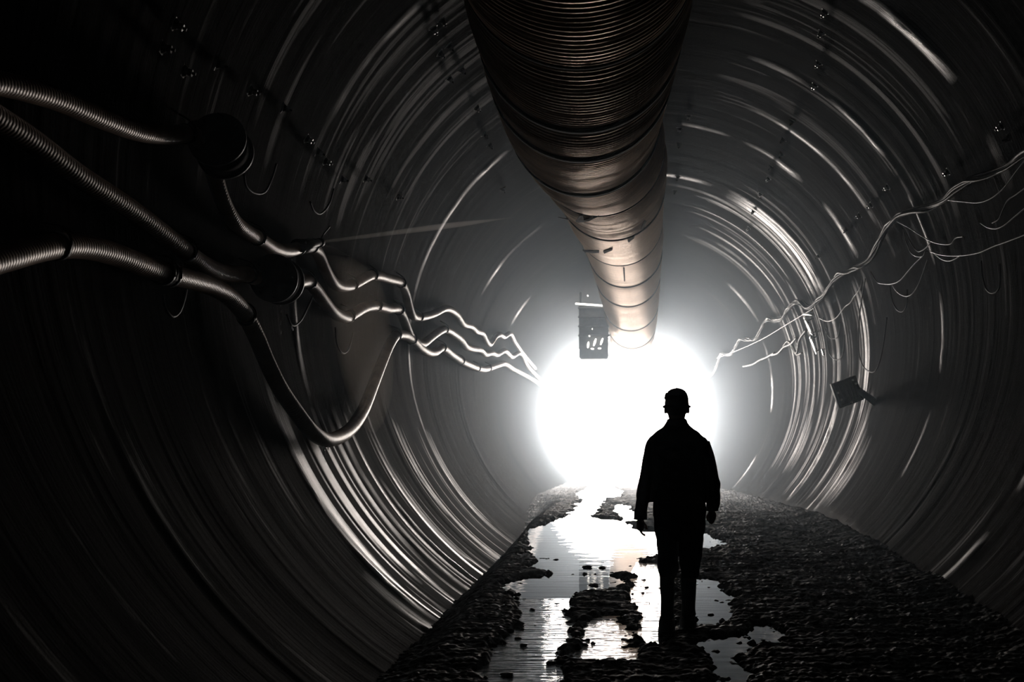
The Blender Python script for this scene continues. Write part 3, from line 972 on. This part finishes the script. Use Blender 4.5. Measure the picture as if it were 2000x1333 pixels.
def wx(px): return (px - VX) / PS
def wz(py): return H - (py - VY) / PS


def loft(rings, n=28):
    """rings: (x, y, z, rx, ry, power)"""
    V, Fc = [], []
    for (x, y, z, rx, ry, pw) in rings:
        for k in range(n):
            a = 2 * PI * k / n
            ca, sa = math.cos(a), math.sin(a)
            e = 2.0 / pw
            V.append((x + rx * math.copysign(abs(ca) ** e, ca), y + ry * math.copysign(abs(sa) ** e, sa), z))
    m = len(rings)
    for i in range(m - 1):
        for k in range(n):
            Fc.append((i * n + k, i * n + (k + 1) % n, (i + 1) * n + (k + 1) % n, (i + 1) * n + k))
    Fc.append(tuple(range(n - 1, -1, -1)))
    Fc.append(tuple((m - 1) * n + k for k in range(n)))
    me = mesh('l', V, Fc)
    bm = bmesh.new(); bm.from_mesh(me)
    bmesh.ops.recalc_face_normals(bm, faces=bm.faces[:])
    bm.to_mesh(me); bm.free()
    return me


def dense(rings, k=5):
    """interpolate the rings smoothly"""
    a = np.array(rings, float)
    out = []
    for i in range(len(a) - 1):
        p0 = a[max(i - 1, 0)]; p1 = a[i]; p2 = a[i + 1]; p3 = a[min(i + 2, len(a) - 1)]
        for j in range(k):
            t = j / k
            v = 0.5 * ((2 * p1) + (-p0 + p2) * t + (2 * p0 - 5 * p1 + 4 * p2 - p3) * t * t + (-p0 + 3 * p1 - 3 * p2 + p3) * t ** 3)
            v[3:5] = np.maximum(v[3:5], 0.004)
            out.append(tuple(v))
    out.append(tuple(a[-1]))
    return out


def ball(c, r, sub=3):
    bm = bmesh.new()
    bmesh.ops.create_icosphere(bm, subdivisions=sub, radius=1)
    bmesh.ops.scale(bm, vec=r if hasattr(r, '__len__') else (r, r, r), verts=bm.verts)
    bmesh.ops.translate(bm, vec=c, verts=bm.verts)
    me = bpy.data.meshes.new('b'); bm.to_mesh(me); bm.free()
    return me


def voxel(meshes, size, name, smooth_it=6, wrinkle=0.0, seed=0):
    me = merge(meshes, name + '_raw')
    o = bpy.data.objects.new('tmp', me)
    C.objects.link(o)
    r = o.modifiers.new('r', 'REMESH'); r.mode = 'VOXEL'; r.voxel_size = size
    if smooth_it:
        s = o.modifiers.new('s', 'SMOOTH'); s.factor = 0.5; s.iterations = smooth_it
    dg = bpy.context.evaluated_depsgraph_get()
    out = bpy.data.meshes.new_from_object(o.evaluated_get(dg))
    bpy.data.objects.remove(o)
    bpy.data.meshes.remove(me)
    out.name = name
    if wrinkle:
        n = len(out.vertices)
        co = np.empty(n * 3); out.vertices.foreach_get('co', co); co = co.reshape(-1, 3)
        no = np.array([v.normal[:] for v in out.vertices])
        q = noise(co[:, 0] / .09, co[:, 1] / .09, (co[:, 2] + 0.35 * co[:, 0]) / .05, seed=seed) + 0.5 * noise(co[:, 0] / .04, co[:, 1] / .04, co[:, 2] / .03, seed=seed + 1)
        co = co + no * (q * wrinkle)[:, None]
        out.vertices.foreach_set('co', co.ravel())
        out.update()
    return out


def person():
    root = thing('person', (wx(1325), DP, 0), 'person in hard hat, dark work jacket and rubber boots walking away towards the light', 'person')
    Y = DP
    def ring(px0, px1, py, ry, dy=0.0, pw=2.2):
        return ((wx(px0) + wx(px1)) / 2, Y + dy, wz(py), (px1 - px0) / 2 / PS, ry, pw)
    hx = wx(1322)
    # --- one continuous body: head, neck, trunk, arms with hands, legs
    parts = []
    parts.append(loft(dense([(hx, Y + .01, wz(831), .062, .065, 2), (hx, Y + .0, wz(818), .062, .066, 2), (hx, Y + .015, wz(812), .066, .082, 2.1), (hx, Y + .02, wz(800), .079, .100, 2.2),
                             (hx, Y + .015, wz(788), .084, .104, 2.2), (hx, Y + .01, wz(776), .080, .098, 2.1), (hx, Y + .01, wz(768), .06, .075, 2), (hx, Y + .01, wz(764), .03, .04, 2)])))
    parts.append(ball((hx, Y + .122, wz(799)), (.014, .018, .022)))          # nose
    parts.append(ball((hx, Y + .098, wz(812)), (.028, .022, .018)))          # chin
    parts.append(ball((hx, Y + .108, wz(805.5)), (.022, .010, .006)))        # mouth
    for sx in (-1, 1):
        parts.append(ball((hx + sx * .032, Y + .106, wz(792)), (.013, .010, .009)))   # eyes
        parts.append(ball((hx + sx * .086, Y + .005, wz(801)), (.011, .020, .032)))   # ears
        parts.append(ball((hx + sx * .034, Y + .10, wz(789)), (.022, .014, .008)))    # brow
    parts.append(loft(dense([ring(1310, 1335, 838, .06), ring(1290, 1355, 848, .085), ring(1278, 1370, 868, .10), ring(1282, 1368, 900, .105), ring(1286, 1366, 950, .10), ring(1284, 1368, 1000, .105), ring(1290, 1362, 1040, .10), ring(1300, 1350, 1056, .08)])))
    # arms (inside the sleeves)
    armL = [(1276, 862, .045, 0), (1268, 890, .046, -.005), (1262, 920, .042, -.01), (1257, 950, .040, 0.0), (1253, 985, .034, .02), (1251, 1016, .027, .04), (1251.5, 1024, .029, .05)]
    armR = [(1374, 862, .045, 0), (1383, 890, .046, -.01), (1390, 920, .042, -.02), (1394, 946, .040, -.02), (1394, 975, .034, .0), (1391, 998, .027, .03), (1390.5, 1004, .029, .035)]
    for arm in (armL, armR):
        parts.append(loft(dense([(wx(x), Y + dy, wz(y), r, r, 2) for x, y, r, dy in arm])))
    def tube(pts, r0, r1):
        pts = [Vector(p) for p in pts]
        L = sum((pts[i + 1] - pts[i]).length for i in range(len(pts) - 1))
        path = catmull(pts, 0.006)
        return sweep(path, lambda s, T: (r0 + (r1 - r0) * s / T) * (1 if 0.003 < s < T - .004 else .75), 12, True, 'f')
    # left hand: hangs half open, thumb to the inner side
    hb = lambda px, py, dy: Vector((wx(px), Y + .05 + dy, wz(py)))
    parts.append(loft(dense([(wx(1251.5), Y + .05, wz(1019), .030, .024, 2), (wx(1251.5), Y + .055, wz(1026), .034, .040, 2.3), (wx(1251), Y + .06, wz(1034), .028, .043, 2.3), (wx(1251.5), Y + .062, wz(1038), .018, .040, 2.3)])))
    for k, (dy, L, r) in enumerate(((.036, .92, .0088), (.013, 1.0, .0092), (-.011, .95, .0088), (-.033, .78, .0078))):
        parts.append(tube([hb(1250, 1034, .01 + dy), hb(1251.5, 1034 + 6 * L, .012 + dy), hb(1255.5, 1034 + 11.5 * L, .012 + dy * .95), hb(1261.5, 1034 + 15.5 * L, .010 + dy * .9)], r, r * .8))
    parts.append(tube([hb(1256, 1022, .035), hb(1261, 1027, .052), hb(1263.5, 1032, .058), hb(1264.5, 1037, .056)], .0105, .0085))
    # right hand: loosely closed fist
    hb = lambda px, py, dy: Vector((wx(px), Y + .035 + dy, wz(py)))
    parts.append(loft(dense([(wx(1390.5), Y + .035, wz(1001), .028, .024, 2), (wx(1391.5), Y + .04, wz(1007), .032, .040, 2.3), (wx(1392), Y + .045, wz(1014), .027, .044, 2.3), (wx(1392), Y + .047, wz(1018), .018, .04, 2.3)])))
    for k, (dy, L, r) in enumerate(((.036, .95, .0092), (.013, 1.0, .0095), (-.011, .97, .0092), (-.033, .85, .0082))):
        parts.append(tube([hb(1394, 1013, .01 + dy), hb(1394, 1013 + 7 * L, .012 + dy), hb(1390.5, 1013 + 10.5 * L, .012 + dy), hb(1386.5, 1013 + 7.5 * L, .012 + dy), hb(1386, 1013 + 2 * L, .012 + dy)], r, r * .85))
    parts.append(tube([hb(1386.5, 1004, .035), hb(1383.5, 1009, .05), hb(1383, 1014, .052), hb(1384.5, 1019, .046)], .0105, .0088))
    # legs
    legL = [(1304, 1040, .085, 0), (1304, 1075, .066, -.01), (1303, 1110, .055, -.02), (1303, 1150, .048, -.05), (1305, 1195, .038, -.06), (1305, 1218, .036, -.06)]
    legR = [(1348, 1040, .085, 0), (1348, 1075, .066, .02), (1348, 1110, .055, .04), (1346, 1150, .048, .05), (1342, 1195, .038, .06), (1342, 1222, .036, .06)]
    for leg in (legL, legR):
        parts.append(loft(dense([(wx(x), Y + dy, wz(y), r, r, 2) for x, y, r, dy in leg])))
    for x, dy in ((1305, -.06), (1343, .06)):
        parts.append(loft(dense([(wx(x), Y + dy + .03, .012, .030, .09, 2.2), (wx(x), Y + dy + .04, .035, .038, .105, 2.2), (wx(x), Y + dy + .02, .065, .035, .06, 2.2), (wx(x), Y + dy, .10, .034, .036, 2)])))
    body = link('body', voxel(parts, .0055, 'body', 3), M['skin'], root)
    # short hair under the helmet
    hair = voxel([loft(dense([(hx, Y - .035, wz(812), .055, .045, 2), (hx, Y - .03, wz(803), .076, .068, 2.2), (hx, Y - .015, wz(792), .086, .092, 2.2), (hx, Y - .01, wz(778), .084, .092, 2.1), (hx, Y, wz(766), .05, .06, 2)]))], .006, 'hair', 3, .002, 5)
    link('hair', hair, M['hair'], root)
    # --- hard hat
    hz = wz(795)
    V, Fc = [], []
    n = 40
    prof = [(0.1065, -0.004), (0.108, 0.004), (0.092, 0.014), (0.0895, 0.035), (0.0875, 0.062), (0.080, 0.092), (0.067, 0.114), (0.045, 0.130), (0.02, 0.137), (0.003, 0.138)]
    for r, z in prof:
        for k in range(n):
            a = 2 * PI * k / n
            ell = 1.22
            peak = 1 + (0.30 * max(0.0, math.sin(a)) ** 3 if z < .01 else 0)
            V.append((hx + r * math.cos(a), Y + .012 + r * ell * peak * math.sin(a), hz + z * 1.02 - (0.008 * max(0, math.sin(a)) if z < .01 else 0)))
    for i in range(len(prof) - 1):
        for k in range(n):
            Fc.append((i * n + k, i * n + (k + 1) % n, (i + 1) * n + (k + 1) % n, (i + 1) * n + k))
    Fc.append(tuple((len(prof) - 1) * n + k for k in range(n)))
    hm = mesh('hard_hat', V, Fc)
    hat = link('hard_hat', hm, M['helmet'], root)
    hat.modifiers.new('s', 'SOLIDIFY').thickness = 0.004
    rid = sweep(catmull([Vector((hx, Y + .012 + .10 * math.cos(t), hz + .045 + .095 * math.sin(t))) for t in np.linspace(.35, PI - .35, 9)], .01), .007, 8, True, 'ridge')
    link('ridge', rid, M['helmet'], hat)
    for sx, px in ((-1, 1300), ):
        link('lamp_clip', box_mesh('lamp_clip', (.014, .03, .05), (wx(px), Y + .0, wz(774)), Matrix.Rotation(.25, 3, 'Y'), .003), M['helmet'], hat)
    link('headband', sweep([Vector((hx + .083 * math.cos(t), Y + .012 + .099 * math.sin(t), hz - .012)) for t in np.linspace(0, 2 * PI, 33)], .009, 8, True, 'headband'), M['rubber'], hat)
    # --- jacket
    J = [loft(dense([ring(1303, 1341, 819, .078, .0, 2), ring(1301, 1343, 826, .08, .0, 2), ring(1293, 1352, 836, .098, .0, 2.1), ring(1281, 1364, 844, .115, .0, 2.3), ring(1270, 1376, 855, .125, 0, 2.3), ring(1267, 1379, 864, .128, .0, 2.4), ring(1268, 1381, 880, .135, .0, 2.5),
                     ring(1271, 1380, 920, .135, .0, 2.4), ring(1273, 1379, 950, .13, .0, 2.4), ring(1270, 1379, 972, .135, .0, 2.3), ring(1268, 1379, 981, .138, .0, 2.3)]))]
    slL = [(1277, 1298, 848, .045, 0), (1268.5, 1295, 855, .058, 0), (1262, 1291, 865, .066, 0), (1258.5, 1288, 876, .068, 0), (1257, 1284, 890, .066, -.005), (1251.5, 1278, 918, .062, -.01), (1246, 1272, 945, .058, 0), (1242, 1267, 975, .055, .015), (1239.5, 1265, 1000, .052, .03), (1238.5, 1263.5, 1016, .05, .042)]
    slR = [(1346, 1367, 848, .045, 0), (1350, 1376.5, 855, .058, 0), (1355, 1383, 864, .066, 0), (1358, 1386.5, 876, .068, -.005), (1365, 1391.5, 895, .066, -.01), (1374, 1399, 920, .062, -.02), (1380, 1406, 944, .060, -.02), (1381, 1407, 965, .056, -.01), (1380.5, 1406.5, 984, .052, .01), (1380, 1403, 999, .046, .028)]
    for sl in (slL, slR):
        J.append(loft(dense([((wx(a) + wx(b)) / 2, Y + dy, wz(y), (b - a) / 2 / PS, ry, 2.1) for a, b, y, ry, dy in sl])))
    jac = link('jacket', voxel(J, .007, 'jacket', 4, .0045, 70), M['jacket'], root)
    col = loft(dense([ring(1299, 1345, 838, .092, -.004, 2), ring(1300, 1344, 828, .088, -.004, 2), ring(1303, 1341, 819, .082, -.004, 2)]))
    link('collar', voxel([col], .006, 'collar', 3, .002, 73), M['jacket'], jac)
    for sl, nm in ((slL, 'l'), (slR, 'r')):
        a, b, y, ry, dy = sl[-1]
        cf = loft([((wx(a) + wx(b)) / 2, Y + dy - .004, wz(y - 9), (b - a) / 2 / PS + .002, ry + .004, 2.1), ((wx(a) + wx(b)) / 2, Y + dy, wz(y), (b - a) / 2 / PS + .003, ry + .004, 2.1)])
        link('cuff', cf, M['jacket'], jac)
    # --- trousers tucked over the boots
    T = [loft(dense([ring(1276, 1378, 972, .125), ring(1275, 1379, 1000, .13), ring(1277, 1378, 1025, .128), ring(1281, 1375, 1045, .12), ring(1288, 1366, 1058, .09)]))]
    tl = [(1279, 1330, 1030, .115, 0), (1281, 1326, 1055, .105, -.005), (1284, 1324, 1080, .09, -.01), (1284, 1324.5, 1100, .085, -.02), (1285, 1324.5, 1114, .085, -.03), (1286, 1321, 1124, .075, -.04), (1288, 1317, 1130, .06, -.045)]
    tr = [(1322, 1376, 1030, .115, 0), (1326, 1374, 1055, .105, .01), (1326, 1372, 1080, .09, .025), (1327.5, 1370, 1100, .085, .035), (1329, 1368, 1114, .085, .04), (1331, 1365.5, 1124, .075, .045), (1333, 1362, 1130, .06, .048)]
    for tt_ in (tl, tr):
        T.append(loft(dense([((wx(a) + wx(b)) / 2, Y + dy, wz(y), (b - a) / 2 / PS, ry, 2.1) for a, b, y, ry, dy in tt_])))
    link('trousers', voxel(T, .0065, 'trousers', 3, .005, 80), M['trousers'], root)
    # --- rubber boots
    for (x0, x1, dy, zb) in ((1288, 1317, -.055, 0.0), (1330, 1361, .055, 0.0)):
        xm = (x0 + x1) / 2
        rings = [(wx(xm), Y + dy + .01, wz(1121), (x1 - x0) / 2 / PS, .066, 2.1), (wx(xm), Y + dy + .005, wz(1140), (x1 - x0) / 2 / PS * 1.0, .064, 2.1), (wx(xm + .5), Y + dy, wz(1165), (x1 - x0) / 2 / PS * .92, .058, 2.1),
                 (wx(xm), Y + dy, wz(1190), (x1 - x0) / 2 / PS * .88, .054, 2.1), (wx(xm), Y + dy + .005, wz(1205), (x1 - x0) / 2 / PS * .95, .06, 2.1)]
        foot = [(wx(xm), Y + dy + .045, .118, .052, .09, 2.1), (wx(xm), Y + dy + .06, .085, .058, .125, 2.2), (wx(xm), Y + dy + .07, .05, .062, .148, 2.3), (wx(xm), Y + dy + .07, .012, .062, .150, 2.4)]
        b = link('boot', voxel([loft(dense(rings)), loft(dense(foot))], .006, 'boot', 5, .0012, 90), M['rubber'], root)
        sole = loft([(wx(xm), Y + dy + .07, .022, .066, .154, 2.4), (wx(xm), Y + dy + .07, .0, .066, .154, 2.4)])
        so = link('sole', sole, M['rubber'], b, False)
    return root


person()

# ------------------------------------------------------------------ drips and spray
dripm = mat('water_drop', (0.8, 0.82, 0.85), 0.05, 0, 1.0, speck_build((0.75, 0.77, 0.8), (0.85, 0.87, 0.9), 5))
DRIPS = [('dripping water falling from the leaking coupling to the middle hose', [(567, 499, 5), (570, 510, 4), (571, 520, 5), (573, 533, 6), (571, 545, 3), (568, 552, 4)]),
         ('drips below the middle hose under the leaking coupling', [(549, 568, 8), (552, 585, 4), (560, 572, 4), (548, 596, 4), (549, 610, 4), (548, 630, 5), (549, 650, 5), (563, 580, 5)]),
         ('drops hanging under the deep loop of the lowest hose', [(633, 880, 8), (641, 876, 4), (570, 640, 4), (572, 644, 3)])]
for label, lst in DRIPS:
    ms = []
    for px, py, ln in lst:
        p = wall_pt(px, py, 0.13)
        sc = p.y / F
        ms.append(ball(p, (1.3 * sc, 1.3 * sc, ln * sc), 2))
    tag(link('dripping_water', merge(ms, 'dripping_water'), dripm), label, 'water drops', None, 'stuff')

SPRAY_ON = True
if SPRAY_ON:
    j0 = p1 + tt * 0.01
    j1 = P(1010, 424, 17.5)
    jl = (j1 - j0).length
    jet = sweep([j0.lerp(j1, t) for t in np.linspace(0, 1, 20)], lambda s, L: (0.012 + 0.05 * s / L) * (1 - smooth(0.45, 1.0, s / L)) + 0.002, 16, True, 'water_jet')
    tag(link('water_jet', jet, volume('jet_spray', (1, 0.93, 0.86), 0.8, 0.6)), 'thin straight water jet shooting from the pipe stub across the tunnel', 'water spray', None, 'stuff')
    # a fan of mist falling from the jet
    rings = []
    for (px, py, rx, ry, d) in ((640, 482, .05, .05, p1.y + .1), (664, 506, .16, .2, 12.3), (690, 545, .28, .3, 12.4), (704, 620, .32, .35, 12.5), (714, 700, .30, .35, 12.5), (722, 770, .24, .3, 12.5), (726, 820, .14, .2, 12.5), (728, 845, .04, .05, 12.5)):
        q = P(px, py, d)
        rings.append((q.x, q.y, q.z, rx, ry, 2))
    me = loft(dense(rings))
    tag(link('spray_mist', me, volume('mist', (1, 0.88, 0.76), 0.13, 0.6)), 'falling veil of mist below the water jet on the left', 'mist', None, 'stuff')

# ------------------------------------------------------------------ haze
n = 24
hz0, hz1 = BACK + 0.5, MOUTH - 0.2
V = [(AX + 4.6 * math.cos(2 * PI * k / n), y, AZ + 4.6 * math.sin(2 * PI * k / n)) for y in (hz0, hz1) for k in range(n)]
Fc = [(k, (k + 1) % n, n + (k + 1) % n, n + k) for k in range(n)] + [tuple(range(n - 1, -1, -1)), tuple(range(n, 2 * n))]
me = mesh('haze', V, Fc)
bm = bmesh.new(); bm.from_mesh(me)
bmesh.ops.recalc_face_normals(bm, faces=bm.faces[:])
bm.to_mesh(me); bm.free()
hm_ = volume('haze_air', (0.74, 0.88, 1.0), 0.01, 0.58)
nt = hm_.node_tree
sep = N(nt, 'ShaderNodeSeparateXYZ')
nt.links.new(N(nt, 'ShaderNodeTexCoord').outputs['Object'], sep.inputs[0])
mr = N(nt, 'ShaderNodeMapRange', interpolation_type='SMOOTHSTEP')
nt.links.new(sep.outputs[1], mr.inputs['Value'])
for k, v in (('From Min', 4.0), ('From Max', 32.0), ('To Min', 0.0006), ('To Max', 0.023)):
    mr.inputs[k].default_value = v
nt.links.new(mr.outputs[0], nt.nodes['Volume Scatter'].inputs['Density'])
o = link('haze', me, hm_, None, False)
tag(o, 'pale dusty haze glowing in the light of the tunnel mouth', 'haze', None, 'stuff')

# ------------------------------------------------------------------ light
w = bpy.data.worlds.new('daylight')
bpy.context.scene.world = w
w.use_nodes = True
bg = w.node_tree.nodes['Background']
bg.inputs[0].default_value = (0.98, 0.98, 0.98, 1)
bg.inputs[1].default_value = 40.0
li = bpy.data.lights.new('mouth_portal', 'AREA')
li.shape = 'RECTANGLE'
li.size = 2 * R + .2; li.size_y = 2 * R + .2
li.cycles.is_portal = True
lo = bpy.data.objects.new('mouth_portal', li)
C.objects.link(lo)
lo.location = (AX, MOUTH + 0.05, AZ)
lo.rotation_euler = (-PI / 2, 0, 0)      # shines towards -Y

# ------------------------------------------------------------------ camera
cam = bpy.data.cameras.new('camera')
co = bpy.data.objects.new('camera', cam)
C.objects.link(co)
co.location = (0, 0, H)
co.rotation_euler = (PI / 2, 0, 0)
cam.sensor_width = 36.0
cam.sensor_fit = 'HORIZONTAL'
cam.lens = 36.0 * F / W_PX
cam.shift_x = -(VX - W_PX / 2) / W_PX
cam.shift_y = (VY - H_PX / 2) / W_PX
cam.dof.use_dof = True
cam.dof.focus_distance = 10.5
cam.dof.aperture_fstop = 3.5
cam.clip_end = 300
sc = bpy.context.scene
sc.camera = co
sc.view_settings.view_transform = 'Standard'
sc.view_settings.look = 'None'
sc.view_settings.gamma = 1
sc.view_settings.exposure = 0.0
sc.cycles.max_bounces = 6
sc.cycles.diffuse_bounces = 3
sc.cycles.glossy_bounces = 4
sc.cycles.volume_bounces = 1
sc.cycles.transmission_bounces = 2
sc.cycles.sample_clamp_indirect = 8
sc.cycles.use_denoising = True
sc.cycles.caustics_reflective = True
